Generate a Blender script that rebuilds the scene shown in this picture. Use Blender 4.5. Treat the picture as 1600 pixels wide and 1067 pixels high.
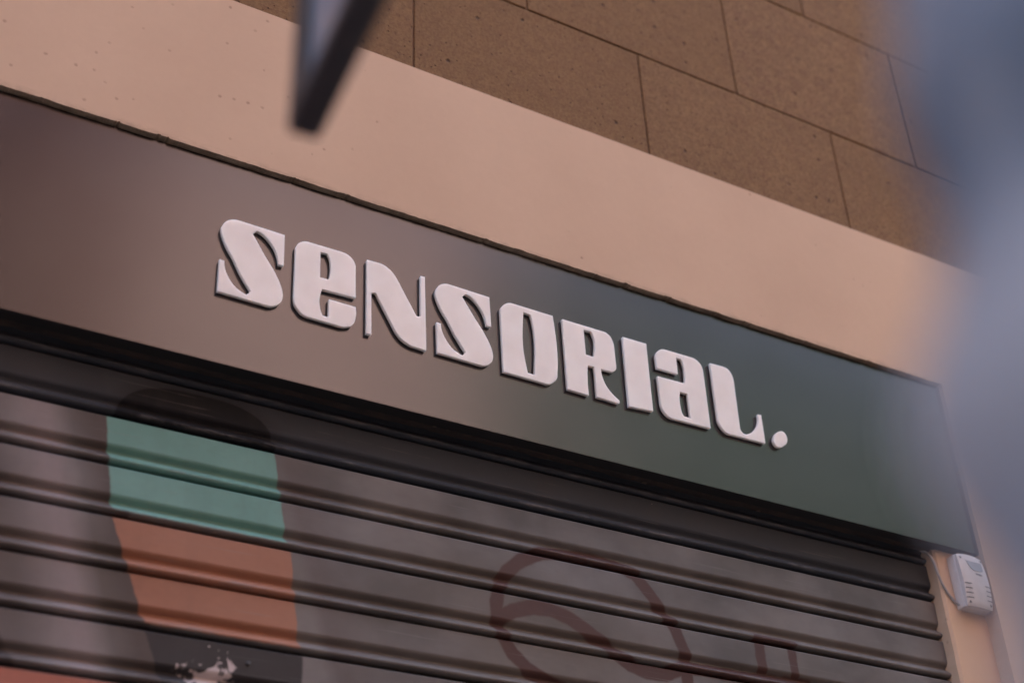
import bpy, bmesh, math, random
from mathutils import Vector, Matrix

# ------------------------------------------------------------------ scene, camera, light
for o in list(bpy.data.objects):
    bpy.data.objects.remove(o, do_unlink=True)
SC = bpy.context.scene
COL = SC.collection
RAD = math.radians
random.seed(7)
Z0 = 3.0                      # height of the lower edge of the fascia above the pavement

cam = bpy.data.cameras.new('camera')
cam.lens = 50.0
cam.sensor_width = 36.0
cam.clip_start = 0.02
cam.clip_end = 600.0
cam.dof.use_dof = True
cam.dof.focus_distance = 2.86
cam.dof.aperture_fstop = 1.9
camo = bpy.data.objects.new('camera', cam)
COL.objects.link(camo)
c_right = Vector((0.86608006, -0.49825808, -0.040549))
c_down = Vector((0.24656731, 0.49632787, -0.83238405))
c_fwd = Vector((0.43486768, 0.71091317, 0.55271382))
m = Matrix((c_right, -c_down, -c_fwd)).transposed().to_4x4()
m.translation = Vector((0.0, -2.06279, Z0 - 1.37716))
camo.matrix_world = m
SC.camera = camo

SUN_EL, SUN_AZ = 58.0, 18.0      # degrees: elevation, compass direction the light comes from (0 = +Y)
world = bpy.data.worlds.new('World')
SC.world = world
world.use_nodes = True
wn = world.node_tree.nodes
wl = world.node_tree.links
wn.clear()
sky = wn.new('ShaderNodeTexSky')
sky.sky_type = 'NISHITA'
sky.sun_disc = False
sky.sun_elevation = RAD(SUN_EL)
sky.sun_rotation = RAD(SUN_AZ)
sky.air_density = 1.0
sky.dust_density = 7.0
sky.ozone_density = 1.0
bg = wn.new('ShaderNodeBackground')
bg.inputs['Strength'].default_value = 0.15
wo = wn.new('ShaderNodeOutputWorld')
wl.new(sky.outputs[0], bg.inputs['Color'])
wl.new(bg.outputs[0], wo.inputs['Surface'])

sun = bpy.data.lights.new('sun', 'SUN')
sun.energy = 4.0
sun.angle = RAD(0.6)
sun.color = (1.0, 0.87, 0.74)
suno = bpy.data.objects.new('sun', sun)
COL.objects.link(suno)
sd = Vector((math.sin(RAD(SUN_AZ)) * math.cos(RAD(SUN_EL)), math.cos(RAD(SUN_AZ)) * math.cos(RAD(SUN_EL)), math.sin(RAD(SUN_EL))))
suno.rotation_euler = sd.to_track_quat('Z', 'Y').to_euler()
suno.location = (0, -4, 14)

SC.view_settings.view_transform = 'Standard'
SC.view_settings.look = 'None'
SC.view_settings.exposure = 2.68
SC.view_settings.gamma = 1.0
SC.view_settings.use_curve_mapping = False
SC.render.engine = 'CYCLES'

# ------------------------------------------------------------------ helpers
def new_obj(name, me, parent=None, mat=None):
    o = bpy.data.objects.new(name, me)
    COL.objects.link(o)
    if parent is not None:
        o.parent = parent
    if mat is not None and me is not None:
        for mm in (mat if isinstance(mat, (list, tuple)) else [mat]):
            me.materials.append(mm)
    return o

def thing(name, label, cat, loc=(0, 0, 0), group=None, rotz=0.0):
    o = bpy.data.objects.new(name, None)
    COL.objects.link(o)
    o.empty_display_size = 0.1
    o.location = loc
    o.rotation_euler = (0, 0, rotz)
    o['label'] = label
    o['category'] = cat
    if group:
        o['group'] = group
    return o

def tag(o, label, cat, group=None):
    o['label'] = label
    o['category'] = cat
    if group:
        o['group'] = group
    return o

def finish(bm, name, mat, parent=None, smooth=None):
    me = bpy.data.meshes.new(name)
    bmesh.ops.recalc_face_normals(bm, faces=bm.faces[:])
    bm.to_mesh(me)
    bm.free()
    if smooth is not None:
        for p in me.polygons:
            p.use_smooth = True
        me.set_sharp_from_angle(angle=RAD(smooth))
    return new_obj(name, me, parent, mat)

def add_box(bm, lo, hi, bevel=0.0, seg=2, mi=0):
    vs = [bm.verts.new((x, y, z)) for x in (lo[0], hi[0]) for y in (lo[1], hi[1]) for z in (lo[2], hi[2])]
    fs = []
    for q in ((0, 1, 3, 2), (4, 6, 7, 5), (0, 4, 5, 1), (2, 3, 7, 6), (0, 2, 6, 4), (1, 5, 7, 3)):
        f = bm.faces.new([vs[i] for i in q])
        f.material_index = mi
        fs.append(f)
    if bevel > 0:
        es = list({e for f in fs for e in f.edges})
        bmesh.ops.bevel(bm, geom=es, offset=bevel, segments=seg, profile=0.5, affect='EDGES')
    return vs

def box(name, lo, hi, mat, parent=None, bevel=0.0, seg=2, smooth=None):
    bm = bmesh.new()
    add_box(bm, lo, hi, bevel, seg)
    return finish(bm, name, mat, parent, smooth)

def add_tube(bm, pts, r, n=10, caps=True):
    pts = [Vector(p) for p in pts]
    rings = []
    rr = r if isinstance(r, (list, tuple)) else [r] * len(pts)
    up = Vector((0.31, 0.17, 0.93))
    for i, p in enumerate(pts):
        t = (pts[min(i + 1, len(pts) - 1)] - pts[max(i - 1, 0)]).normalized()
        u = t.cross(up)
        if u.length < 1e-3:
            u = t.cross(Vector((1, 0, 0)))
        u.normalize()
        v = t.cross(u).normalized()
        rings.append([bm.verts.new(p + (u * math.cos(2 * math.pi * k / n) + v * math.sin(2 * math.pi * k / n)) * rr[i]) for k in range(n)])
    for a, b in zip(rings, rings[1:]):
        for k in range(n):
            bm.faces.new((a[k], a[(k + 1) % n], b[(k + 1) % n], b[k]))
    if caps:
        bm.faces.new(rings[0][::-1])
        bm.faces.new(rings[-1])

def tube(name, pts, r, mat, parent=None, n=10):
    bm = bmesh.new()
    add_tube(bm, pts, r, n)
    return finish(bm, name, mat, parent, 50)

# ------------------------------------------------------------------ node expressions
class N:
    """A scalar socket with arithmetic, so masks can be written as formulas."""
    nt = None
    def __init__(self, s):
        self.s = s
    @staticmethod
    def op(kind, *args, clamp=False):
        n = N.nt.nodes.new('ShaderNodeMath')
        n.operation = kind
        n.use_clamp = clamp
        for i, a in enumerate(args):
            if isinstance(a, N):
                N.nt.links.new(a.s, n.inputs[i])
            else:
                n.inputs[i].default_value = float(a)
        return N(n.outputs[0])
    def __add__(a, b): return N.op('ADD', a, b)
    __radd__ = __add__
    def __sub__(a, b): return N.op('SUBTRACT', a, b)
    def __rsub__(a, b): return N.op('SUBTRACT', b, a)
    def __mul__(a, b): return N.op('MULTIPLY', a, b)
    __rmul__ = __mul__
    def __truediv__(a, b): return N.op('DIVIDE', a, b)
    def sq(a): return N.op('MULTIPLY', a, a)
    def abs(a): return N.op('ABSOLUTE', a)
    def pw(a, p): return N.op('POWER', a, p)
    def sqrt(a): return N.op('SQRT', a)
    def clamp(a): return N.op('ADD', a, 0.0, clamp=True)
    def ramp(a, lo, hi):          # 0 at lo, 1 at hi, clamped; hi may be below lo
        return N.op('MULTIPLY_ADD', a, 1.0 / (hi - lo), -lo / (hi - lo), clamp=True)
def nmin(a, b): return N.op('MINIMUM', a, b)
def nmax(a, b): return N.op('MAXIMUM', a, b)

def material(name):
    mt = bpy.data.materials.new(name)
    mt.use_nodes = True
    nt = mt.node_tree
    N.nt = nt
    b = nt.nodes['Principled BSDF']
    return mt, nt, b

def position(nt, obj_space=False):
    if obj_space:
        g = nt.nodes.new('ShaderNodeTexCoord')
        out = g.outputs['Object']
    else:
        g = nt.nodes.new('ShaderNodeNewGeometry')
        out = g.outputs['Position']
    s = nt.nodes.new('ShaderNodeSeparateXYZ')
    nt.links.new(out, s.inputs[0])
    return out, N(s.outputs[0]), N(s.outputs[1]), N(s.outputs[2])

def noise(nt, vec, scale, detail=4.0, rough=0.55, stretch=None, offset=None, dist=0.0):
    if stretch is not None or offset is not None:
        mp = nt.nodes.new('ShaderNodeMapping')
        if stretch is not None:
            mp.inputs['Scale'].default_value = stretch
        if offset is not None:
            mp.inputs['Location'].default_value = offset
        nt.links.new(vec, mp.inputs['Vector'])
        vec = mp.outputs[0]
    n = nt.nodes.new('ShaderNodeTexNoise')
    n.inputs['Scale'].default_value = scale
    n.inputs['Detail'].default_value = detail
    n.inputs['Roughness'].default_value = rough
    n.inputs['Distortion'].default_value = dist
    nt.links.new(vec, n.inputs['Vector'])
    return N(n.outputs['Fac'])

def spots(nt, vec, scale, rand=1.0):
    v = nt.nodes.new('ShaderNodeTexVoronoi')
    v.inputs['Scale'].default_value = scale
    v.inputs['Randomness'].default_value = rand
    nt.links.new(vec, v.inputs['Vector'])
    sp = nt.nodes.new('ShaderNodeSeparateColor')
    nt.links.new(v.outputs['Color'], sp.inputs[0])
    return N(v.outputs['Distance']), N(sp.outputs[0]), N(sp.outputs[1])

def rgb(nt, c):
    n = nt.nodes.new('ShaderNodeRGB')
    n.outputs[0].default_value = (c[0], c[1], c[2], 1)
    return n.outputs[0]

def mix(nt, fac, a, b, mode='MIX'):
    n = nt.nodes.new('ShaderNodeMix')
    n.data_type = 'RGBA'
    n.blend_type = mode
    n.clamp_factor = True
    for sock, v in ((n.inputs[0], fac), (n.inputs[6], a), (n.inputs[7], b)):
        if isinstance(v, N):
            nt.links.new(v.s, sock)
        elif isinstance(v, tuple):
            sock.default_value = (v[0], v[1], v[2], 1)
        elif isinstance(v, (int, float)):
            sock.default_value = v
        else:
            nt.links.new(v, sock)
    return n.outputs[2]

def bump(nt, b, height, strength=0.3, dist=0.002):
    n = nt.nodes.new('ShaderNodeBump')
    n.inputs['Strength'].default_value = strength
    n.inputs['Distance'].default_value = dist
    nt.links.new(height.s, n.inputs['Height'])
    nt.links.new(n.outputs[0], b.inputs['Normal'])

def simple(name, col, rough=0.5, metal=0.0, var=0.12, scale=30.0, bmp=0.0, spec=0.5):
    mt, nt, b = material(name)
    out, x, y, z = position(nt)
    f = noise(nt, out, scale, 5.0, 0.6)
    lo = tuple(c * (1 - var) for c in col)
    hi = tuple(min(1, c * (1 + var)) for c in col)
    c = mix(nt, f.ramp(0.3, 0.7), lo, hi)
    nt.links.new(c, b.inputs['Base Color'])
    b.inputs['Roughness'].default_value = rough
    b.inputs['Metallic'].default_value = metal
    b.inputs['Specular IOR Level'].default_value = spec
    if bmp > 0:
        bump(nt, b, noise(nt, out, scale * 4, 4.0), bmp, 0.002)
    return mt

# ------------------------------------------------------------------ materials of the facade
def mat_plaster():
    mt, nt, b = material('beige_plaster')
    out, x, y, z = position(nt)
    cloud = noise(nt, out, 2.2, 4.0, 0.5)
    fine = noise(nt, out, 55.0, 4.0, 0.6)
    c = mix(nt, cloud.ramp(0.3, 0.72), (0.560, 0.392, 0.272), (0.632, 0.452, 0.318))
    c = mix(nt, fine.ramp(0.25, 0.8) * 0.10, c, (0.42, 0.26, 0.185))
    # brown specks, most of them towards the left end of the band
    d, r1, r2 = spots(nt, out, 36.0)
    d2, q1, q2 = spots(nt, out, 19.0)
    wob = noise(nt, out, 160.0, 2.0) * 0.16
    left = (noise(nt, out, 3.1, 2.0) * 0.5 + x.ramp(1.1, 0.3)).ramp(0.45, 1.15)
    sm = (d + wob).ramp(0.25, 0.14) * (r1 + left * 0.42).ramp(0.94, 0.98)
    bg_ = (d2 + wob).ramp(0.165, 0.10) * (q1 + left * 0.22).ramp(0.955, 0.985)
    sp = nmax(sm, bg_)
    c = mix(nt, sp * 0.5 * noise(nt, out, 40.0, 2.0).ramp(0.3, 0.6), c, (0.20, 0.105, 0.068))
    # the grey stain along the cut edge over the sign
    edge = (z - (Z0 + 0.46)).ramp(0.016, 0.0) * (z - (Z0 + 0.452)).ramp(0.0, 0.004) * noise(nt, out, 26.0, 5.0, 0.65, (1, 1, 2)).ramp(0.42, 0.66)
    c = mix(nt, edge * 0.55, c, (0.26, 0.18, 0.125))
    nt.links.new(c, b.inputs['Base Color'])
    b.inputs['Roughness'].default_value = 0.85
    b.inputs['Specular IOR Level'].default_value = 0.25
    trowel = noise(nt, out, 9.0, 3.0, 0.5, (1, 1, 1.3))
    h = fine * 0.25 + trowel * 0.7 - sp * 0.7 + noise(nt, out, 320.0, 2.0) * 0.14
    bump(nt, b, h, 0.22, 0.0020)
    return mt

def mat_mortar():
    mt, nt, b = material('raw_mortar')
    out, x, y, z = position(nt)
    f = noise(nt, out, 60.0, 6.0, 0.65, (0.4, 1, 1))
    c = mix(nt, f.ramp(0.35, 0.68), (0.26, 0.185, 0.12), (0.50, 0.37, 0.26))
    nt.links.new(c, b.inputs['Base Color'])
    b.inputs['Roughness'].default_value = 0.95
    bump(nt, b, noise(nt, out, 130.0, 6.0, 0.7), 1.0, 0.004)
    return mt

def mat_stone():
    mt, nt, b = material('brown_stone')
    out, x, y, z = position(nt)
    oi = nt.nodes.new('ShaderNodeObjectInfo')
    rnd = N(oi.outputs['Random'])
    cloud = noise(nt, out, 4.5, 5.0, 0.6)
    grain = noise(nt, out, 150.0, 5.0, 0.7)
    mid = noise(nt, out, 34.0, 5.0, 0.65)
    c = mix(nt, cloud.ramp(0.25, 0.75), (0.222, 0.132, 0.063), (0.285, 0.170, 0.081))
    c = mix(nt, mid.ramp(0.40, 0.66) * 0.6, c, (0.190, 0.098, 0.055))
    c = mix(nt, grain.ramp(0.46, 0.64) * 0.9, c, (0.125, 0.066, 0.038))
    c = mix(nt, grain.ramp(0.46, 0.28) * 0.35, c, (0.40, 0.25, 0.125))
    c = mix(nt, rnd.ramp(0, 1) * 0.5, c, (0.190, 0.108, 0.050))
    d, r1, r2 = spots(nt, out, 75.0)
    wob = noise(nt, out, 210.0, 2.0) * 0.2
    pit = (d + wob).ramp(0.30, 0.20) * (r1 + noise(nt, out, 6.0, 2.0) * 0.45).ramp(0.90, 0.96)
    d2, q1, q2 = spots(nt, out, 24.0)
    pit2 = (d2 + wob).ramp(0.26, 0.17) * q1.ramp(0.70, 0.76)
    pits = nmax(pit, pit2)
    c = mix(nt, pits * 0.85, c, (0.055, 0.028, 0.018))
    nt.links.new(c, b.inputs['Base Color'])
    b.inputs['Roughness'].default_value = 0.92
    b.inputs['Specular IOR Level'].default_value = 0.2
    h = grain * 0.55 + mid * 0.8 - pits * 1.6
    bump(nt, b, h, 0.9, 0.003)
    return mt

def mat_fascia():
    mt, nt, b = material('satin_anthracite')
    out, x, y, z = position(nt)
    f = noise(nt, out, 5.0, 4.0, 0.5)
    dust = noise(nt, out, 70.0, 4.0, 0.6)
    d, r1, r2 = spots(nt, out, 20.0)
    fl = (d + noise(nt, out, 300.0, 1.0) * 0.1).ramp(0.11, 0.07) * r1.ramp(0.95, 0.97)
    c = mix(nt, f.ramp(0.3, 0.7), (0.072, 0.067, 0.071), (0.080, 0.075, 0.078))
    c = mix(nt, fl * 0.35, c, (0.08, 0.06, 0.055))
    nt.links.new(c, b.inputs['Base Color'])
    nt.links.new((dust * 0.03 + f * 0.04 + 0.185).s, b.inputs['Roughness'])
    b.inputs['Metallic'].default_value = 0.92
    bump(nt, b, noise(nt, out, 2.4, 2.0), 0.10, 0.004)
    return mt

def mat_acrylic():
    mt, nt, b = material('white_acrylic')
    out, x, y, z = position(nt)
    f = noise(nt, out, 14.0, 3.0, 0.5)
    dirt = noise(nt, out, 90.0, 4.0, 0.6)
    c = mix(nt, f.ramp(0.3, 0.7), (0.79, 0.715, 0.655), (0.87, 0.80, 0.74))
    c = mix(nt, dirt.ramp(0.55, 0.8) * 0.08, c, (0.55, 0.48, 0.45))
    nt.links.new(c, b.inputs['Base Color'])
    b.inputs['Roughness'].default_value = 0.38
    b.inputs['Subsurface Weight'].default_value = 0.8
    b.inputs['Subsurface Radius'].default_value = (0.014, 0.0125, 0.012)
    b.inputs['Subsurface Scale'].default_value = 1.0
    bump(nt, b, noise(nt, out, 26.0, 2.0), 0.12, 0.002)
    return mt

def mat_shutter():
    """Sprayed mural on the slats: flat paint laid out in metres across the closed shutter."""
    mt, nt, b = material('painted_shutter')
    out, x, y, zz = position(nt)
    z = zz - Z0
    wobx = noise(nt, out, 45.0, 3.0) * 0.006 - 0.003
    xw = x + wobx
    zw = z + (noise(nt, out, 38.0, 3.0, 0.5, None, (3, 1, 5)) * 0.006 - 0.003)
    def right_of(p, q, soft=0.0015, xx=None):     # 1 where x is right of the line p-q
        k = (q[0] - p[0]) / (q[1] - p[1])
        dx = (xx if xx is not None else xw) - (z * k + (p[0] - k * p[1]))
        return dx.ramp(-soft, soft)
    # ground coat: grey-brown cloud
    cl = noise(nt, out, 4.2, 4.0, 0.5, (1, 1, 1.6))
    cl2 = noise(nt, out, 1.7, 2.0, 0.5, (1, 1, 1.2), (2, 0, 4))
    c = mix(nt, cl.ramp(0.36, 0.66), (0.088, 0.080, 0.076), (0.188, 0.174, 0.168))
    c = mix(nt, cl2.ramp(0.40, 0.62) * 0.6, c, (0.125, 0.100, 0.080))
    # soft sprayed bands left of the coloured shape
    k = (0.592 - 0.486) / (-0.489 + 0.128)
    dl = x - (z * k + (0.486 - k * -0.128))              # distance from the shape's left side
    band = dl.ramp(-0.075, -0.018) * dl.ramp(0.012, 0.004)
    c = mix(nt, band * 0.82, c, (0.065, 0.048, 0.043))
    light = dl.ramp(-0.20, -0.12) * dl.ramp(-0.06, -0.10)
    c = mix(nt, light * 0.85, c, (0.235, 0.195, 0.19))
    c = mix(nt, dl.ramp(-0.15, -0.21) * 0.6, c, (0.10, 0.078, 0.072))
    rs = dl.ramp(0.30, 0.325) * dl.ramp(0.42, 0.345)
    c = mix(nt, rs * 0.55, c, (0.085, 0.065, 0.06))
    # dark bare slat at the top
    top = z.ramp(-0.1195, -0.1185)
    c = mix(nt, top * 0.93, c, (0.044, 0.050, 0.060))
    # black arch
    ax = ((x - 0.643) / 0.146).abs().pw(3.0)
    az = ((z + 0.117) / 0.080).sq()
    arch = (ax + az).ramp(1.03, 0.97) * z.ramp(-0.1195, -0.1185)
    c = mix(nt, arch * 0.95, c, (0.006, 0.006, 0.007))
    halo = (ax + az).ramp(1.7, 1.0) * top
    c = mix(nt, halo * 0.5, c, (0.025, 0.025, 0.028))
    # teal
    teal = right_of((0.486, -0.128), (0.513, -0.292)) * (1.0 - right_of((0.788, -0.117), (0.819, -0.287))) * zw.ramp(-0.2925, -0.2895) * z.ramp(-0.1185, -0.1195)
    c = mix(nt, teal, c, mix(nt, cl.ramp(0.3, 0.7), (0.122, 0.262, 0.222), (0.160, 0.312, 0.268)))
    # orange
    oran = right_of((0.518, -0.310), (0.592, -0.489)) * (1.0 - right_of((0.828, -0.309), (0.851, -0.469))) * zw.ramp(-0.4785, -0.4755) * z.ramp(-0.3015, -0.3025)
    c = mix(nt, oran, c, mix(nt, cl.ramp(0.3, 0.7), (0.285, 0.125, 0.076), (0.325, 0.152, 0.096)))
    # black foot of the shape with a chipped white spot
    foot = right_of((0.590, -0.489), (0.621, -0.564)) * xw.ramp(0.861, 0.857) * z.ramp(-0.4855, -0.4865)
    c = mix(nt, foot, c, (0.030, 0.027, 0.028))
    nz = noise(nt, out, 75.0, 5.0, 0.65)
    sd_ = ((x - 0.705).sq() + (z + 0.556).sq() * 1.3).sqrt()
    nzs = noise(nt, out, 42.0, 4.0, 0.6, (1.0, 1.0, 0.8), (7, 2, 1), 1.2)
    splash = (sd_ * 15.0 + nzs * 2.6).ramp(1.86, 1.78)
    c = mix(nt, splash * 0.92, c, (0.52, 0.44, 0.42))
    # far left lower corner
    c = mix(nt, right_of((0.371, -0.531), (0.401, -0.577), 0.004) * -1.0 * z.ramp(-0.50, -0.52) + z.ramp(-0.50, -0.52), c, (0.055, 0.045, 0.042))
    c = mix(nt, z.ramp(-0.578, -0.582) * xw.ramp(0.60, 0.59), c, (0.36, 0.130, 0.090))
    # red-brown spray-can strokes
    def stroke(pts, w):
        dd = None
        for (x0, z0), (x1, z1) in zip(pts, pts[1:]):
            ex, ez = x1 - x0, z1 - z0
            L2 = ex * ex + ez * ez
            px = xw - x0
            pz = zw - z0
            t = (px * (ex / L2) + pz * (ez / L2)).clamp()
            d_ = (px - t * ex).sq() + (pz - t * ez).sq()
            dd = d_ if dd is None else nmin(dd, d_)
        return dd.sqrt().ramp(w * 0.5 + 0.0022, w * 0.5 - 0.0022)
    loop = [(1.658, -0.430), (1.663, -0.363), (1.641, -0.307), (1.590, -0.245), (1.556, -0.208), (1.515, -0.196), (1.459, -0.192), (1.388, -0.196), (1.337, -0.206), (1.293, -0.229), (1.262, -0.258),
            (1.244, -0.289), (1.235, -0.325), (1.236, -0.357), (1.248, -0.389), (1.267, -0.419), (1.296, -0.442), (1.339, -0.460), (1.400, -0.472)]
    wave = [(1.241, -0.356), (1.271, -0.335), (1.313, -0.321), (1.351, -0.319), (1.393, -0.328), (1.456, -0.359), (1.524, -0.399), (1.560, -0.409), (1.606, -0.407), (1.658, -0.384), (1.80, -0.382), (1.975, -0.376)]
    g = nmax(stroke(loop, 0.028), stroke(wave, 0.029))
    g = nmax(g, stroke([(1.846, -0.293), (1.945, -0.293)], 0.017))
    g = nmax(g, stroke([(1.853, -0.300), (1.852, -0.332), (1.856, -0.385)], 0.026))
    g = nmax(g, stroke([(1.937, -0.300), (1.937, -0.329), (1.941, -0.380)], 0.022))
    c = mix(nt, g * 0.94, c, (0.068, 0.028, 0.023))
    # paint rubbed off along the crest of each rib, and scratches
    o_out, ox, oy, oz = position(nt, True)
    crest = oz.ramp(-0.0860, -0.0805) * oz.ramp(-0.0735, -0.0775)
    rub = noise(nt, out, 30.0, 6.0, 0.7, (0.35, 1.0, 1.6), (1, 4, 2))
    c = mix(nt, crest * rub.ramp(0.50, 0.66) * 0.55, c, (0.20, 0.185, 0.178))
    scr = noise(nt, out, 60.0, 3.0, 0.6, (0.06, 1.0, 5.0), (5, 0, 3))
    c = mix(nt, scr.ramp(0.66, 0.72) * 0.30, c, (0.24, 0.22, 0.21))
    # dust, streaks, chips
    st = noise(nt, out, 24.0, 5.0, 0.6, (1.0, 1.0, 0.12))
    c = mix(nt, st.ramp(0.5, 0.8) * 0.14, c, (0.085, 0.07, 0.062))
    d, r1, r2 = spots(nt, out, 55.0)
    chip = (d + nz * 0.12).ramp(0.135, 0.09) * r1.ramp(0.965, 0.98)
    c = mix(nt, chip * 0.6, c, (0.36, 0.31, 0.29))
    grime = noise(nt, out, 110.0, 4.0, 0.6, (0.5, 1, 1))
    c = mix(nt, grime.ramp(0.5, 0.8) * 0.10, c, (0.06, 0.05, 0.045))
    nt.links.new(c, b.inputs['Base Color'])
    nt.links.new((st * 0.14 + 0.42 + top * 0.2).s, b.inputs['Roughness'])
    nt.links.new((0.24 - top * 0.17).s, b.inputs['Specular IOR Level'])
    bump(nt, b, noise(nt, out, 16.0, 2.0, 0.5, (1, 1, 1.5)) + nz * 0.03, 0.22, 0.004)
    return mt

def mat_rust():
    mt, nt, b = material('rusty_steel')
    out, x, y, z = position(nt)
    f = noise(nt, out, 26.0, 6.0, 0.7, (0.5, 1, 1))
    d, r1, r2 = spots(nt, out, 30.0)
    c = mix(nt, f.ramp(0.35, 0.7), (0.016, 0.012, 0.011), (0.060, 0.036, 0.026))
    flake = (d + f * 0.4).ramp(0.42, 0.34) * r1.ramp(0.8, 0.85)
    c = mix(nt, flake * 0.6, c, (0.17, 0.12, 0.08))
    nt.links.new(c, b.inputs['Base Color'])
    b.inputs['Roughness'].default_value = 0.8
    bump(nt, b, f * 1.0 - flake * 0.5, 0.9, 0.004)
    return mt

M_plaster = mat_plaster()
M_mortar = mat_mortar()
M_stone = mat_stone()
M_fascia = mat_fascia()
M_acrylic = mat_acrylic()
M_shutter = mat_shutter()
M_rust = mat_rust()
M_dark = simple('dark_steel', (0.030, 0.030, 0.032), 0.55, 0.0, 0.2, 20, 0.1)
M_joint = simple('joint_mortar', (0.19, 0.12, 0.072), 0.95, 0.0, 0.25, 60, 0.4)
M_asphalt = simple('asphalt', (0.055, 0.052, 0.050), 0.9, 0.0, 0.3, 40, 0.4)
M_paving = simple('paving_stone', (0.20, 0.18, 0.165), 0.85, 0.0, 0.15, 12, 0.3)

# ------------------------------------------------------------------ ground
def sheet(name, x0, x1, y0, y1, z, mat):
    bm = bmesh.new()
    bm.faces.new([bm.verts.new(p) for p in ((x0, y0, z), (x1, y0, z), (x1, y1, z), (x0, y1, z))])
    o = finish(bm, name, mat)
    o['kind'] = 'structure'
    return o
sheet('ground', -250, 250, -250, 250, -0.13, M_asphalt)
pv = box('pavement', (-40, -2.9, -0.12), (40, 0.3, 0.0), M_paving, None, 0.01)
pv['kind'] = 'structure'
pv2 = box('pavement', (-40, -10.4, -0.12), (40, -6.9, 0.0), M_paving, None, 0.01)
pv2['kind'] = 'structure'

# ------------------------------------------------------------------ the facade
facade = thing('shop_facade', 'brown stone and beige plaster facade of the shop, framing the sign and shutter', 'building')
Y_PL, Y_ST, Y_PIER = -0.0115, -0.0088, 0.025
X_STEP = 2.512
ZB, ZT = Z0 + 0.461, Z0 + 0.883         # lower and upper edge of the plaster band

def plaster_mesh():
    """L-shaped plaster coat: the band over the sign and the wall to the right of it, with a chipped cut edge."""
    rnd = random.Random(3)
    bm = bmesh.new()
    def rough(n, amp, chip):
        vals, k = [], 0.0
        phases = [(rnd.uniform(0, 6.28), rnd.uniform(0.015, 0.22), rnd.uniform(0.3, 1)) for _ in range(7)]
        for i in range(n):
            v = sum(a * math.sin(i * f + p) for p, f, a in phases) / 4.0
            k = k * 0.55 + rnd.uniform(-1, 1) * 0.45
            vals.append(amp * (v * 0.7 + k) + (chip * abs(k) * 1.6 if v > 0.35 else 0.0))
        return vals
    pts = [(-3.0, ZB)]
    n = 2400
    v = rough(n, 0.0010, 0.0030)
    for i in range(1, n):
        xx = -3.0 + (X_STEP + 3.0) * i / n
        pts.append((xx, ZB + max(v[i], -0.0012)))
    pts.append((X_STEP, ZB + 0.001))
    n2 = 260
    v = rough(n2, 0.0007, 0.0012)
    for i in range(1, n2):
        zz = ZB - (ZB - 2.0) * i / n2
        pts.append((X_STEP + v[i], zz))
    pts += [(X_STEP, 2.0), (X_STEP, 0.0), (7.0, 0.0), (7.0, ZT)]
    m3 = 500
    v = rough(m3, 0.0006, 0.0009)
    for i in range(1, m3):
        pts.append((7.0 - 10.0 * i / m3, ZT + v[i]))
    pts.append((-3.0, ZT))
    front = [bm.verts.new((p[0], Y_PL, p[1])) for p in pts]
    f = bm.faces.new(front)
    r = bmesh.ops.extrude_face_region(bm, geom=[f])
    ev = [e for e in r['geom'] if isinstance(e, bmesh.types.BMVert)]
    bmesh.ops.translate(bm, verts=ev, vec=(0, 0.06, 0))
    bm.faces.ensure_lookup_table()
    for fc in bm.faces:
        fc.material_index = 1 if len(fc.verts) == 4 else 0
    big = [fc for fc in bm.faces if len(fc.verts) > 4]
    # side faces that are not the cut edge keep the plaster colour
    for fc in bm.faces:
        if len(fc.verts) == 4:
            c = fc.calc_center_median()
            if c.z > ZT - 0.01 or c.x > 2.4 and c.z < ZB - 0.01:
                fc.material_index = 0
    bmesh.ops.triangulate(bm, faces=big)
    return finish(bm, 'plaster', [M_plaster, M_mortar], facade)
plaster_mesh()

# pier between the shutter and the plaster step, and the mass of the wall behind everything
bm = bmesh.new()
rnd = random.Random(11)
prev = None
for i in range(0, 121):
    zz = Z0 + 0.0 - (Z0) * (i / 120.0) if i else Z0 + 0.44
    j = 0.0 if i == 0 else rnd.uniform(-0.0012, 0.0012)
    row = [bm.verts.new((2.400 + j * 0.5, 0.16, zz)), bm.verts.new((2.388 + j, Y_PIER + 0.006, zz)), bm.verts.new((2.394 + j, Y_PIER, zz)), bm.verts.new((2.60, Y_PIER, zz))]
    if prev:
        for a in range(3):
            bm.faces.new((prev[a], prev[a + 1], row[a + 1], row[a]))
    prev = row
finish(bm, 'pier', M_plaster, facade)
box('wall_core', (-3.0, 0.17, 0.0), (7.0, 0.6, 5.56), M_joint, facade)
box('unseen_upper_wall', (-14.0, -0.012, 5.561), (26.0, 9.0, 18.5), M_stone, facade)  # unseen upper storeys, made tall to shade the street and cut low bounce light
box('left_wall', (-14.0, -0.012, 0.0), (-3.001, 9.0, 5.559), M_stone, facade)
box('right_wall', (7.001, -0.012, 0.0), (26.0, 9.0, 5.559), M_stone, facade)
box('upper_core', (-3.0, 0.045, Z0 + 0.47), (7.0, 0.165, 5.56), M_joint, facade)
box('stone_backing', (-3.0, Y_ST + 0.005, ZT - 0.05), (7.0, 0.042, 5.56), M_joint, facade)

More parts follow.
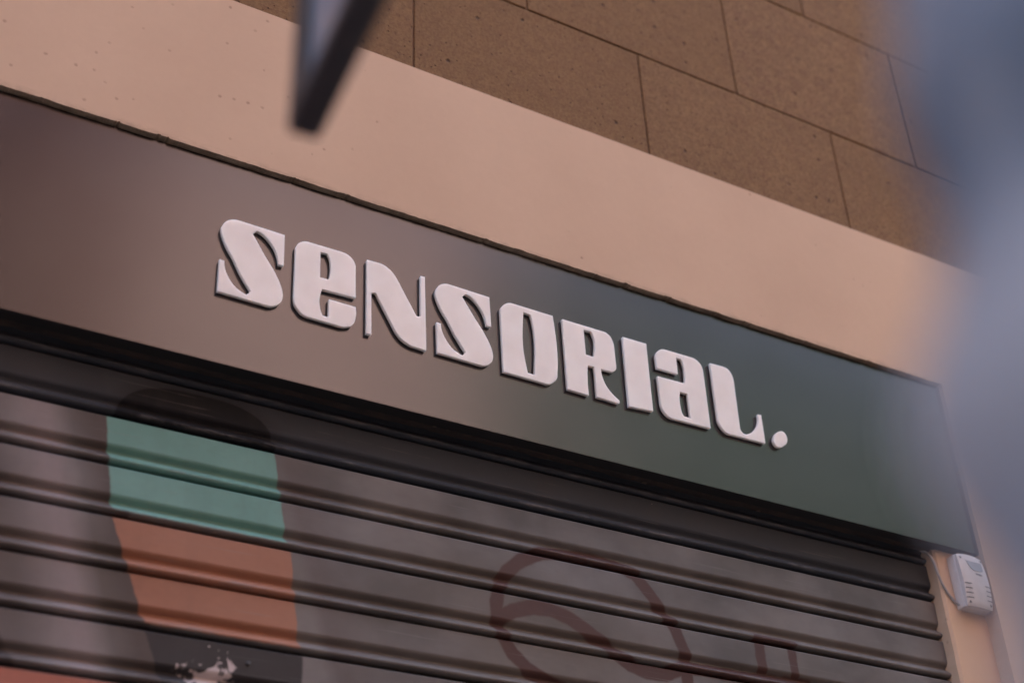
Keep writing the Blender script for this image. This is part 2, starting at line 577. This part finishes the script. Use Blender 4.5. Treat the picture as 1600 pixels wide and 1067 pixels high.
def stone_block(x0, x1, z0, z1, seed):
    r = random.Random(seed)
    bm = bmesh.new()
    d = r.uniform(-0.0008, 0.0008)
    add_box(bm, (x0, Y_ST + d, z0), (x1, Y_ST + 0.04, z1), 0.0022, 2)
    for v in bm.verts:
        v.co.x += r.uniform(-0.0006, 0.0006)
        v.co.z += r.uniform(-0.0006, 0.0006)
    return finish(bm, 'stone_block', M_stone, facade)
courses = [(Z0 + 0.790, Z0 + 1.222), (Z0 + 1.222, Z0 + 1.668), (Z0 + 1.668, Z0 + 2.114), (Z0 + 2.114, Z0 + 2.56)]
JW = 0.0027
for ci, (za, zb) in enumerate(courses):
    base = 1.0355 if ci % 2 == 0 else 1.3465
    step = 0.6365 if ci % 2 == 0 else 0.6435
    if ci == 2:
        base, step = 1.033, 0.6365
    k0 = -6
    for k in range(k0, 9):
        xa, xb = base + step * k, base + step * (k + 1)
        zlow = max(za + JW, ZT + 0.002 if ci == 0 else 0)
        stone_block(xa + JW, xb - JW, zlow, zb - JW, 100 * ci + k)

# ------------------------------------------------------------------ shop sign
sign = thing('shop_sign', 'long satin dark grey-brown fascia sign with raised white letters reading SENSORIAL.', 'sign', (0, 0, Z0))
bm = bmesh.new()
add_box(bm, (-2.6, 0.0, 0.0), (2.5235, 0.030, 0.4585), 0.0016, 2)
bm.normal_update()
for f_ in bm.faces:
    f_.material_index = 1 if f_.normal.z < -0.5 else 0
M_under = simple('matte_black', (0.012, 0.011, 0.011), 0.8, 0.0, 0.2, 20)
pn = finish(bm, 'fascia_panel', [M_fascia, M_under], sign)
pn['label'] = 'satin dark fascia panel'

GLYPHS = {
    'S': ['0.7556,0.3119 0.7574,0.2397 0.7472,0.2401 0.7442,0.2560s 0.7399,0.2680s 0.7316,0.2815s 0.7213,0.2927s 0.7100,0.3005s 0.7002,0.3030 0.6922,0.2930 0.7058,0.2711 0.7216,0.2462o 0.7347,0.2277i 0.7452,0.2103s 0.7532,0.1936s 0.7578,0.1792s 0.7590,0.1700s 0.7583,0.1616s 0.7553,0.1538s 0.7482,0.1464s 0.7379,0.1407s 0.7274,0.1399o 0.6343,0.1415 0.6332,0.2129 0.6423,0.2118 0.6441,0.1974s 0.6485,0.1852s 0.6561,0.1727s 0.6673,0.1602s 0.6781,0.1542s 0.6888,0.1502 0.6974,0.1611 0.6681,0.2055o 0.6600,0.2212i 0.6455,0.2441s 0.6372,0.2608s 0.6328,0.2734s 0.6310,0.2841s 0.6336,0.2940s 0.6404,0.3050s 0.6513,0.3120s 0.6640,0.3142o'],
    'E': ['0.7809,0.1768o 0.7794,0.2879i 0.7821,0.2987s 0.7919,0.3088s 0.8016,0.3123s 0.8086,0.3124o 0.8700,0.3126i 0.8864,0.3105s 0.8968,0.3035s 0.9027,0.2938s 0.9046,0.2851o 0.9062,0.2134 0.8363,0.2112 0.8338,0.1981s 0.8320,0.1842s 0.8332,0.1714s 0.8363,0.1580s 0.8394,0.1507 0.8516,0.1505 0.8517,0.1923 0.9067,0.1911 0.9072,0.1668o 0.9052,0.1566s 0.8995,0.1463s 0.8915,0.1417s 0.8827,0.1386s 0.8738,0.1381o 0.8115,0.1394i 0.7998,0.1423s 0.7898,0.1512s 0.7836,0.1601s 0.7814,0.1693s',
        '0.8302,0.2975 0.8452,0.2987 0.8502,0.2876s 0.8529,0.2724s 0.8528,0.2574s 0.8512,0.2444s 0.8496,0.2375 0.8314,0.2367'],
    'N': ['0.9288,0.3120 0.9556,0.3125i 0.9664,0.3108s 0.9773,0.3047s 0.9860,0.2972s 0.9937,0.2866o 1.0338,0.2152i 1.0370,0.2107 1.0462,0.2115 1.0462,0.3113 1.0556,0.3119 1.0575,0.1363 1.0281,0.1378i 1.0154,0.1416s 1.0047,0.1476s 0.9962,0.1559s 0.9877,0.1685o 0.9531,0.2306i 0.9488,0.2380s 0.9390,0.2354 0.9405,0.1381 0.9303,0.1380'],
    'O': ['1.2288,0.2848i 1.2314,0.2933s 1.2402,0.3041s 1.2495,0.3095s 1.2587,0.3110o 1.3554,0.3098 1.3577,0.1705o 1.3557,0.1557s 1.3445,0.1417s 1.3339,0.1358s 1.3248,0.1356o 1.2300,0.1366',
        '1.2835,0.2978 1.3009,0.2963 1.3054,0.2723s 1.3079,0.2445s 1.3080,0.2138s 1.3058,0.1828s 1.3023,0.1486 1.2861,0.1493 1.2824,0.1723s 1.2792,0.1969s 1.2784,0.2247s 1.2802,0.2607s'],
    'R': ['1.3790,0.3090 1.4738,0.3084i 1.4883,0.3074s 1.4987,0.3006s 1.5038,0.2898s 1.5061,0.2775o 1.5068,0.2292i 1.5053,0.2192s 1.4960,0.2110s 1.4887,0.2104o 1.4667,0.2100 1.4697,0.1873s 1.4763,0.1715s 1.4887,0.1566s 1.5070,0.1429 1.5063,0.1357 1.4512,0.1372 1.4513,0.1933 1.4503,0.2101 1.4346,0.2097 1.4315,0.1842s 1.4305,0.1606s 1.4309,0.1352 1.3802,0.1369',
        '1.4311,0.2980 1.4506,0.2992 1.4555,0.2859s 1.4568,0.2692s 1.4550,0.2542s 1.4519,0.2346 1.4315,0.2354'],
    'I': ['1.5317,0.3098 1.5926,0.3100 1.5913,0.1395 1.5302,0.1357'],
    'A': ['1.6143,0.2826i 1.6185,0.2950s 1.6273,0.3044s 1.6380,0.3088s 1.6483,0.3093o 1.7090,0.3095i 1.7231,0.3078s 1.7339,0.3008s 1.7398,0.2907s 1.7413,0.2791o 1.7409,0.1364 1.6429,0.1346i 1.6308,0.1374s 1.6208,0.1465s 1.6157,0.1559s 1.6141,0.1673o 1.6138,0.2330 1.6862,0.2341 1.6890,0.2580s 1.6892,0.2754s 1.6872,0.2873s 1.6842,0.2965 1.6706,0.2970 1.6695,0.2540 1.6148,0.2539',
        '1.6689,0.2090 1.6895,0.2091 1.6902,0.1478 1.6721,0.1479 1.6690,0.1535s 1.6659,0.1682s 1.6656,0.1848s'],
    'L': ['1.7646,0.3092 1.7988,0.3100i 1.8117,0.3073s 1.8199,0.2994s 1.8242,0.2880s 1.8253,0.2744o 1.8234,0.1605i 1.8247,0.1524s 1.8286,0.1474s 1.8349,0.1453s 1.8446,0.1482s 1.8565,0.1561s 1.8732,0.1750s 1.8800,0.1915s 1.8813,0.2077 1.8902,0.2078 1.8897,0.1361 1.7903,0.1348i 1.7781,0.1401s 1.7704,0.1489s 1.7654,0.1584s 1.7644,0.1690o'],
    'D': ['1.9359,0.1776s 1.9453,0.1800s 1.9533,0.1746s 1.9557,0.1639s 1.9517,0.1514s 1.9423,0.1428s 1.9314,0.1365s 1.9228,0.1365s 1.9164,0.1430s 1.9148,0.1521s 1.9171,0.1587s 1.9244,0.1698s']}


def glyph_points(s):
    pts = []
    for t in s.split():
        ty = 'c'
        if t[-1] in 'sio':
            ty, t = t[-1], t[:-1]
        a, b = t.split(',')
        pts.append((Vector((float(a), float(b))), ty))
    n, out = len(pts), []
    def tan(i):
        p, t = pts[i]
        a, b = pts[i - 1][0], pts[(i + 1) % n][0]
        if t == 'i':
            d = p - a
        elif t == 'o':
            d = b - p
        elif t == 's':
            la, lb = (p - a).length, (b - p).length
            d = (p - a) / la * lb + (b - p) / lb * la
        else:
            return None
        return d.normalized()
    for i in range(n):
        p, tp = pts[i]
        q, tq = pts[(i + 1) % n]
        out.append(p)
        if tp in 'co' and tq in 'ci':
            continue
        length = (q - p).length
        m0, m1 = tan(i), tan((i + 1) % n)
        m0 = None if m0 is None else m0 * length
        m1 = None if m1 is None else m1 * length
        if m0 is None:
            m0 = ((q - p) * 3 - m1) / 2
        if m1 is None:
            m1 = ((q - p) * 3 - m0) / 2
        for k in range(1, 6):
            u = k / 6.0
            out.append(p * (2 * u**3 - 3 * u * u + 1) + m0 * (u**3 - 2 * u * u + u) + q * (-2 * u**3 + 3 * u * u) + m1 * (u**3 - u * u))
    return out

T_LET, STAND = 0.0080, 0.0016
def letter(contours, label, shift=(0.0, 0.0)):
    """A flat cut letter, 10 mm thick with eased edges, standing 5 mm off the panel on spacers."""
    cu = bpy.data.curves.new('letter_outline', 'CURVE')
    cu.dimensions = '2D'
    cu.fill_mode = 'BOTH'
    bev = 0.0004
    cu.extrude = T_LET / 2 - bev
    cu.bevel_depth = bev
    cu.bevel_resolution = 1
    cu.offset = -bev
    for pts in contours:
        sp = cu.splines.new('POLY')
        sp.points.add(len(pts) - 1)
        for i, p in enumerate(pts):
            sp.points[i].co = (1.0028 * (p[0] + shift[0]), p[1] + shift[1] + 0.0042, 0, 1)
        sp.use_cyclic_u = True
    tmp = bpy.data.objects.new('letter_outline', cu)
    COL.objects.link(tmp)
    dg = bpy.context.evaluated_depsgraph_get()
    me = bpy.data.meshes.new_from_object(tmp.evaluated_get(dg))
    bpy.data.objects.remove(tmp, do_unlink=True)
    bpy.data.curves.remove(cu)
    me.materials.clear()
    yc = -(STAND + T_LET / 2)
    for v in me.vertices:
        v.co = (v.co.x, yc - v.co.z, v.co.y)
    for p in me.polygons:
        p.use_smooth = True
    me.set_sharp_from_angle(angle=RAD(28))
    o = new_obj('letter', me, sign, M_acrylic)
    o['label'] = label
    return o
def spacer(x, z):
    bm = bmesh.new()
    add_tube(bm, [(x, 0.0005, z), (x, -STAND - 0.001, z)], 0.004, 8)
    finish(bm, 'spacer', M_dark, sign)
spec = [('S', 'first letter S of the sign', (0, 0), [(0.662, 0.30), (0.735, 0.155)]),
        ('E', 'lower-case style letter e of the sign', (0, 0), [(0.805, 0.29), (0.805, 0.155)]),
        ('N', 'letter N of the sign', (0, 0), [(0.955, 0.29), (1.03, 0.155)]),
        ('S', 'second letter S of the sign', (0.4478, -0.0028), [(1.11, 0.297), (1.182, 0.152)]),
        ('O', 'letter O of the sign', (0, 0), [(1.255, 0.29), (1.335, 0.155)]),
        ('R', 'letter R of the sign', (0, 0), [(1.402, 0.29), (1.402, 0.155)]),
        ('I', 'letter I of the sign', (0, 0), [(1.56, 0.29), (1.56, 0.155)]),
        ('A', 'lower-case style letter a of the sign', (0, 0), [(1.71, 0.27), (1.65, 0.17)]),
        ('L', 'letter L of the sign', (0, 0), [(1.79, 0.29), (1.80, 0.165)])]
for key, lab, sh, spc in spec:
    letter([glyph_points(s) for s in GLYPHS[key]], 'white acrylic ' + lab, sh)
    for sx, sz in spc:
        spacer(sx, sz)
fs = letter([glyph_points(s) for s in GLYPHS['D']], 'round white acrylic full stop of the sign')
fs.name = 'full_stop'
spacer(1.9352, 0.158)

# ------------------------------------------------------------------ roller shutter
Y_SH = 0.058
PITCH = 0.0917
ZS0 = Z0 - 0.0275
shutter = thing('roller_shutter', 'closed steel roller shutter with teal and orange mural under the sign', 'shutter', (0, Y_SH, 0))
prof = [(0.012, 0.0005), (0.006, 0.0002), (0.0018, -0.0006), (0.0, -0.0026), (0.0, -0.0040), (0.0, -0.028), (0.0, -0.0485), (0.0, -0.0500), (0.0009, -0.0530), (0.0032, -0.0556), (0.0066, -0.0584), (0.0093, -0.0608), (0.0104, -0.0628),
        (0.0099, -0.0644), (0.0078, -0.0668), (0.0045, -0.0696), (0.0008, -0.0725), (-0.0022, -0.0752), (-0.0046, -0.0778), (-0.0052, -0.0800), (-0.0044, -0.0824), (-0.0020, -0.0842), (0.0015, -0.0855), (0.0060, -0.0862), (0.016, -0.0865)]
def slat_mesh():
    bm = bmesh.new()
    nx = 24
    X0, X1 = -2.5, 2.392
    rows = []
    for i in range(nx + 1):
        x = X0 + (X1 - X0) * i / nx
        rows.append([bm.verts.new((x, p[0], p[1])) for p in prof])
    for a, b in zip(rows, rows[1:]):
        for k in range(len(prof) - 1):
            bm.faces.new((a[k], b[k], b[k + 1], a[k + 1]))
    me = bpy.data.meshes.new('slat')
    bmesh.ops.recalc_face_normals(bm, faces=bm.faces[:])
    bm.to_mesh(me)
    bm.free()
    for p in me.polygons:
        p.use_smooth = True
    me.set_sharp_from_angle(angle=RAD(60))
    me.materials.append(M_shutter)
    return me
sm_ = slat_mesh()
rs_ = random.Random(5)
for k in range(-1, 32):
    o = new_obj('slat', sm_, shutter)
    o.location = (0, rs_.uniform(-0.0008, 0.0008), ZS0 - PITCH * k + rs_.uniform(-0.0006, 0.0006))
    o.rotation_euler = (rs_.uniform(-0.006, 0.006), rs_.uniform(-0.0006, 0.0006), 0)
box('curtain_back', (-2.5, 0.0185, 0.0), (2.40, 0.032, Z0 + 0.1), M_dark, shutter)
box('bottom_bar', (-2.5, -0.004, 0.0), (2.392, 0.014, 0.034), M_dark, shutter, 0.003)
bm = bmesh.new()
add_box(bm, (2.3925, -0.010, 0.0), (2.3985, 0.03, Z0 - 0.004), 0.001, 1)
finish(bm, 'guide_rail', M_dark, shutter)
# bolt head on the black foot of the mural
bm = bmesh.new()
add_tube(bm, [(0.764, 0.001, Z0 - 0.5155), (0.764, -0.0025, Z0 - 0.5155), (0.764, -0.0032, Z0 - 0.5155)], [0.0042, 0.004, 0.0025], 10)
finish(bm, 'bolt_head', M_dark, shutter, 40)

# rusty angle iron that carries the shutter housing, under and behind the fascia
bm = bmesh.new()
nx = 260
rn = random.Random(21)
prev = None
for i in range(nx + 1):
    x = -2.5 + (2.40 + 2.5) * i / nx
    w = rn.uniform(-0.0012, 0.0012)
    w2 = rn.uniform(-0.0015, 0.0015)
    row = [bm.verts.new((x, 0.0302, Z0 + 0.03)), bm.verts.new((x, 0.0305, Z0 + 0.0015 + w)), bm.verts.new((x, 0.040 + w2, Z0 - 0.0005 + w * 0.7)), bm.verts.new((x, 0.049 + w2, Z0 + 0.0005 - w)), bm.verts.new((x, 0.0505, Z0 + 0.03))]
    if prev:
        for a in range(4):
            bm.faces.new((prev[a], row[a], row[a + 1], prev[a + 1]))
    prev = row
ai = finish(bm, 'angle_iron', M_rust, facade, 50)
ai['label'] = 'rusty steel edge under the fascia'

# ------------------------------------------------------------------ alarm box on the pier and its cable
M_white = simple('white_plastic', (0.62, 0.58, 0.565), 0.42, 0.0, 0.06, 40, 0.05)
M_greyp = simple('grey_plastic', (0.26, 0.255, 0.25), 0.25, 0.0, 0.1, 30)
M_slot = simple('slot_black', (0.02, 0.02, 0.02), 0.8, 0.0, 0.1, 30)
M_screw = simple('screw_steel', (0.10, 0.09, 0.085), 0.5, 0.6, 0.1, 60)
AX0, AX1, AZ0, AZ1 = 2.4245, 2.5085, Z0 - 0.1440, Z0 - 0.0150
alarm = thing('alarm_box', 'small white plastic alarm box on the pier under the sign corner', 'alarm', ((AX0 + AX1) / 2, Y_PIER, (AZ0 + AZ1) / 2))
hw, hh = (AX1 - AX0) / 2, (AZ1 - AZ0) / 2
D_BASE, D_COV = 0.024, 0.040
def cov_y(x, z):        # front of the cover, slightly domed
    return -(D_COV - 0.0065 * (z / hh) ** 2 - 0.0030 * (x / hw) ** 2)
box('back_housing', (-hw, -D_BASE, -hh), (hw, 0.001, hh), M_white, alarm, 0.003, 3, 40)
bm = bmesh.new()
gx, gz = 14, 20
fr_, bk_ = {}, {}
for i in range(gx + 1):
    for j in range(gz + 1):
        u, v = -1 + 2 * i / gx, -1 + 2 * j / gz
        w = hw * (1 - 0.035 * abs(v) ** 4) - 0.0006
        x, z = u * w, v * (hh - 0.0006) + (0.0035 * (1 - u * u) if v > 0.99 else 0)
        e = 0.0016 if (i in (0, gx) or j in (0, gz)) else 0.0
        fr_[i, j] = bm.verts.new((x * (1 - e * 6), cov_y(x, z) + e, z * (1 - e * 4)))
for i in range(gx):
    for j in range(gz):
        bm.faces.new((fr_[i, j], fr_[i + 1, j], fr_[i + 1, j + 1], fr_[i, j + 1]))
bnd = [fr_[i, 0] for i in range(gx + 1)] + [fr_[gx, j] for j in range(1, gz + 1)] + [fr_[i, gz] for i in range(gx - 1, -1, -1)] + [fr_[0, j] for j in range(gz - 1, 0, -1)]
bb = [bm.verts.new((v.co.x * 1.006, -D_BASE - 0.0006, v.co.z * 1.004)) for v in bnd]
for k in range(len(bnd)):
    k2 = (k + 1) % len(bnd)
    bm.faces.new((bnd[k], bb[k], bb[k2], bnd[k2]))
bm.faces.new(bb)
finish(bm, 'cover', M_white, alarm, 45)
# grey lens, wider at the top with a curved lower edge
lens = [(-0.0195, 0.0485), (0.0290, 0.0485), (0.0275, 0.0290), (0.0240, 0.0262), (0.0120, 0.0240), (0.0000, 0.0240), (-0.0075, 0.0262), (-0.0125, 0.0300)]
bm = bmesh.new()
f1 = [bm.verts.new((x, cov_y(x, z) - 0.0012, z)) for x, z in lens]
f0 = [bm.verts.new((x * 1.03, cov_y(x, z) + 0.001, z)) for x, z in lens]
bm.faces.new(f1)
for k in range(len(lens)):
    k2 = (k + 1) % len(lens)
    bm.faces.new((f0[k], f0[k2], f1[k2], f1[k]))
finish(bm, 'lens', M_greyp, alarm)
for s in (-1, 1):
    for k in range(4):
        z = -0.011 - 0.0112 * k
        xe = s * (hw - 0.0012)
        xi = s * (hw - 0.021)
        yy = cov_y(xi, z)
        bm = bmesh.new()
        n_ = 6
        top_, bot_ = [], []
        for q in range(n_ + 1):
            x = xi + (xe - xi) * q / n_
            y = cov_y(x, z) - 0.0007 + (0.0030 if q == n_ else 0)
            top_.append(bm.verts.new((x, y, z + 0.0011)))
            bot_.append(bm.verts.new((x, y, z - 0.0011)))
        for q in range(n_):
            bm.faces.new((top_[q], top_[q + 1], bot_[q + 1], bot_[q]))
        finish(bm, 'vent_slot', M_slot, alarm)
    for zz in (hh - 0.010, -hh + 0.010):
        xs = s * (hw - 0.010)
        bm = bmesh.new()
        add_tube(bm, [(xs, cov_y(xs, zz) + 0.002, zz), (xs, cov_y(xs, zz) - 0.0006, zz)], 0.0030, 12)
        finish(bm, 'screw', M_screw, alarm, 40)
bm = bmesh.new()
for q, (x0, w, h) in enumerate(((0.0, 0.0030, 0.004), (0.004, 0.0024, 0.003), (0.0072, 0.0024, 0.003), (0.0106, 0.0018, 0.004), (0.0134, 0.0030, 0.003), (0.0174, 0.0024, 0.003))):
    add_box(bm, (x0, cov_y(x0, 0.016) - 0.0006, 0.0145), (x0 + w, cov_y(x0, 0.016) + 0.001, 0.0145 + h))
finish(bm, 'printed_mark', M_greyp, alarm)

cable_pts = [(2.372, 0.050, Z0 + 0.004), (2.3735, 0.030, Z0 - 0.012), (2.3755, 0.0205, Z0 - 0.036), (2.381, 0.0205, Z0 - 0.063), (2.3925, 0.0215, Z0 - 0.094), (2.410, 0.0215, Z0 - 0.119), (2.4245, 0.018, Z0 - 0.133), (2.434, 0.010, Z0 - 0.138)]
def smooth_path(p, n=6):
    p = [Vector(q) for q in p]
    out = []
    for i in range(len(p) - 1):
        a, b, c, d = p[max(i - 1, 0)], p[i], p[i + 1], p[min(i + 2, len(p) - 1)]
        for k in range(n):
            t = k / n
            out.append(0.5 * ((2 * b) + (c - a) * t + (2 * a - 5 * b + 4 * c - d) * t * t + (3 * b - a - 3 * c + d) * t ** 3))
    out.append(p[-1])
    return out
M_cable = simple('grey_cable', (0.33, 0.31, 0.30), 0.5, 0.0, 0.1, 40)
cb = tube('cable', smooth_path(cable_pts), 0.0030, M_cable, None, 8)
tag(cb, 'thin pale cable curving from the shutter corner to the white alarm box', 'cable')

# ------------------------------------------------------------------ dark hanging sign in front of the facade
M_frame = simple('dark_frame', (0.042, 0.048, 0.057), 0.45, 0.0, 0.15, 20)
M_pane = simple('blue_grey_panel', (0.27, 0.33, 0.42), 0.22, 0.0, 0.08, 8)
hs = thing('hanging_sign', 'dark framed board hanging edge-on in front of the plaster band, out of focus', 'sign', (0.3006, -1.2386, Z0 - 0.5964), None, RAD(-5.5))
LW, LH, LT = 0.50, 1.62, 0.0265       # runs towards the street along local -y
box('stile', (0, -0.034, 0.020), (LT, 0.0, LH - 0.020), M_frame, hs, 0.003)
box('stile', (0, -LW, 0.020), (LT, -LW + 0.034, LH - 0.020), M_frame, hs, 0.003)
box('rail', (-0.001, -LW, 0.0), (LT + 0.001, 0.0, 0.0198), M_frame, hs, 0.006)
box('rail', (-0.001, -LW, LH - 0.0198), (LT + 0.001, 0.0, LH), M_frame, hs, 0.003)
box('panel', (0.007, -LW + 0.0335, 0.0193), (LT - 0.007, -0.0335, LH - 0.0193), M_pane, hs)
for yy in (-0.10, -0.40):
    tube('hanger', [(LT / 2, yy, LH - 0.002), (LT / 2, yy, LH + 0.10)], 0.005, M_frame, hs, 8)
tube('bracket_arm', [(LT / 2, 1.218, LH + 0.10), (LT / 2, -LW, LH + 0.10)], 0.014, M_frame, hs, 12)
box('wall_plate', (LT / 2 - 0.05, 1.204, LH + 0.02), (LT / 2 + 0.05, 1.220, LH + 0.18), M_frame, hs, 0.002)

# ------------------------------------------------------------------ closed parasol close to the camera
def mat_canvas():
    mt, nt, b = material('blue_grey_canvas')
    out, x, y, z = position(nt)
    f = noise(nt, out, 26.0, 2.0, 0.5, (1, 1, 0.4))
    c = mix(nt, f.ramp(0.38, 0.62), (0.115, 0.16, 0.23), (0.37, 0.395, 0.44))
    nt.links.new(c, b.inputs['Base Color'])
    b.inputs['Roughness'].default_value = 0.55
    b.inputs['Sheen Weight'].default_value = 0.2
    bump(nt, b, noise(nt, out, 500.0, 2.0), 0.2, 0.001)
    return mt
M_canvas = mat_canvas()
M_pole = simple('grey_pole', (0.22, 0.23, 0.25), 0.4, 0.5, 0.1, 20)
PX, PY = 0.3198, -1.9603
par = thing('closed_parasol', 'closed blue-grey parasol, a blurred shape close to the camera at the right edge', 'parasol', (PX, PY, 0))
bm = bmesh.new()
nth, nz = 120, 200
rows = []
for j in range(nz + 1):
    t = j / nz
    z = 1.02 + (2.62 - 1.02) * t
    R = 0.112 * (1 - 0.75 * max(0.0, (t - 0.78) / 0.22) ** 1.3) + 0.008 * math.sin(5.2 * t + 0.5) + 0.06 * (1.80 - z) * math.exp(-((z - 1.8) / 0.2) ** 2)
    if t > 0.985:
        R *= 0.6
    tie = math.exp(-((z - 1.45) / 0.06) ** 2)
    R *= 1 - 0.32 * tie
    row = []
    for k in range(nth):
        th = 2 * math.pi * k / nth
        sw = 1.1 * math.sin(2.3 * z + 0.4) + 0.5 * math.sin(6.1 * z)
        fold = abs(math.sin(4 * th + sw)) ** 0.7
        fold2 = math.sin(11 * th - 3.1 * z + 1.3 * math.sin(4 * z))
        r = R * (0.70 + 0.30 * fold + 0.06 * fold2 + 0.05 * math.sin(9.0 * z + 2 * th) + 0.045 * math.sin(43.0 * z + 3 * th + math.sin(17 * z)) + 0.03 * math.sin(71.0 * z - 5 * th))
        row.append(bm.verts.new((r * math.cos(th), r * math.sin(th), z)))
    rows.append(row)
for a, b_ in zip(rows, rows[1:]):
    for k in range(nth):
        bm.faces.new((a[k], a[(k + 1) % nth], b_[(k + 1) % nth], b_[k]))
bm.faces.new(rows[-1])
bm.faces.new(rows[0][::-1])
finish(bm, 'canopy', M_canvas, par, 70)
bm = bmesh.new()
add_tube(bm, [(0.088 * math.cos(2 * math.pi * k / 40), 0.088 * math.sin(2 * math.pi * k / 40), 1.45) for k in range(41)], 0.010, 8)
finish(bm, 'tie_strap', M_canvas, par, 60)
tube('pole', [(0, 0, 0.05), (0, 0, 2.66)], 0.019, M_pole, par, 16)
tube('finial', [(0, 0, 2.655), (0, 0, 2.68), (0, 0, 2.70)], [0.022, 0.026, 0.008], M_pole, par, 14)
tube('base', [(0, 0, 0.0), (0, 0, 0.045), (0, 0, 0.06)], [0.25, 0.25, 0.22], M_pole, par, 32)

# ------------------------------------------------------------------ the other side of the street (lights and mirrors in the sign)
def building(x0, x1, h, col, label, wcol, nwin, y=-8.6, depth=7.0):
    b_ = thing('street_building', label, 'building', ((x0 + x1) / 2, y, 0), 'buildings across the street')
    w = (x1 - x0) / 2
    wm = simple('render_' + label.split()[0], col, 0.9, 0.0, 0.12, 1.5, 0.1)
    gm = simple('blind_' + label.split()[0], tuple(0.75 * c_ for c_ in col), 0.6, 0.0, 0.1, 2)
    tm = simple('trim_' + label.split()[0], wcol, 0.8, 0.0, 0.1, 4)
    box('wall', (-w, -depth, 0), (w, 0, h), wm, b_)
    box('cornice', (-w, -0.1, h - 0.35), (w, 0.28, h + 0.001), tm, b_, 0.03)
    box('roof', (-w - 0.001, -depth, h), (w + 0.001, 0.1, h + 0.12), tm, b_)
    fl = 0
    z = 4.4
    while z + 2.4 < h - 0.5:
        for k in range(nwin):
            cx = -w + (k + 0.5) * 2 * w / nwin
            wn_ = box('window_blind', (cx - 0.6, -0.02, z), (cx + 0.6, 0.03, z + 2.0), gm, b_)
            fm = bmesh.new()
            for lo, hi in (((cx - 0.70, 0.0, z - 0.1), (cx - 0.6, 0.07, z + 2.1)), ((cx + 0.6, 0.0, z - 0.1), (cx + 0.70, 0.07, z + 2.1)), ((cx - 0.6, 0.0, z + 2.0), (cx + 0.6, 0.07, z + 2.1)), ((cx - 0.6, 0.0, z - 0.1), (cx + 0.6, 0.12, z))):
                add_box(fm, lo, hi)
            finish(fm, 'frame', tm, wn_)
        z += 3.2
    return b_
building(-14.0, 2.5, 12.6, (0.130, 0.052, 0.036), 'red-brown rendered house across the street', (0.32, 0.25, 0.21), 6)
building(2.5, 6.1, 12.2, (0.56, 0.415, 0.39), 'pale pink-grey rendered house across the street', (0.7, 0.62, 0.56), 2)
building(6.1, 30.0, 11.4, (0.062, 0.122, 0.098), 'dark green rendered house across the street', (0.25, 0.27, 0.25), 8)

def street_tree(x, y, label, seed):
    r = random.Random(seed)
    t = thing('street_tree', label, 'tree', (x, y, 0), 'trees across the street')
    bark = simple('bark', (0.07, 0.05, 0.04), 0.9, 0.0, 0.3, 12, 0.6)
    leaf = simple('leaf', (0.055, 0.095, 0.055), 0.6, 0.0, 0.35, 3)
    bm = bmesh.new()
    add_tube(bm, [(0, 0, 0), (0.03, 0.02, 2.0), (-0.02, 0.05, 4.2), (0.05, 0, 6.2)], [0.17, 0.14, 0.11, 0.04], 10)
    tips = []
    for k in range(9):
        a = k * 2.4 + r.uniform(-.3, .3)
        z0 = 3.2 + 0.3 * k
        l = r.uniform(1.0, 1.7)
        e = Vector((math.cos(a) * l, math.sin(a) * l, z0 + r.uniform(0.8, 1.8)))
        add_tube(bm, [(0, 0, z0), (e.x * 0.5, e.y * 0.5, z0 + 0.5), e], [0.06, 0.04, 0.015], 6)
        tips.append(e)
    finish(bm, 'trunk', bark, t, 50)
    bm = bmesh.new()
    for k in range(4200):
        c = r.choice(tips) * 1.0
        v = Vector((r.gauss(0, 0.55), r.gauss(0, 0.55), r.gauss(0.2, 0.55)))
        p = c + v
        s = r.uniform(0.06, 0.12)
        n = Vector((r.uniform(-1, 1), r.uniform(-1, 1), r.uniform(-0.2, 1))).normalized()
        u = n.orthogonal().normalized() * s
        w = n.cross(u).normalized() * s * 0.55
        bm.faces.new([bm.verts.new(p - u), bm.verts.new(p - w), bm.verts.new(p + u), bm.verts.new(p + w)])
    finish(bm, 'crown', leaf, t)
street_tree(9.3, -7.6, 'leafy street tree before the green house across the street', 1)
street_tree(13.6, -7.6, 'leafy street tree farther along the street', 2)
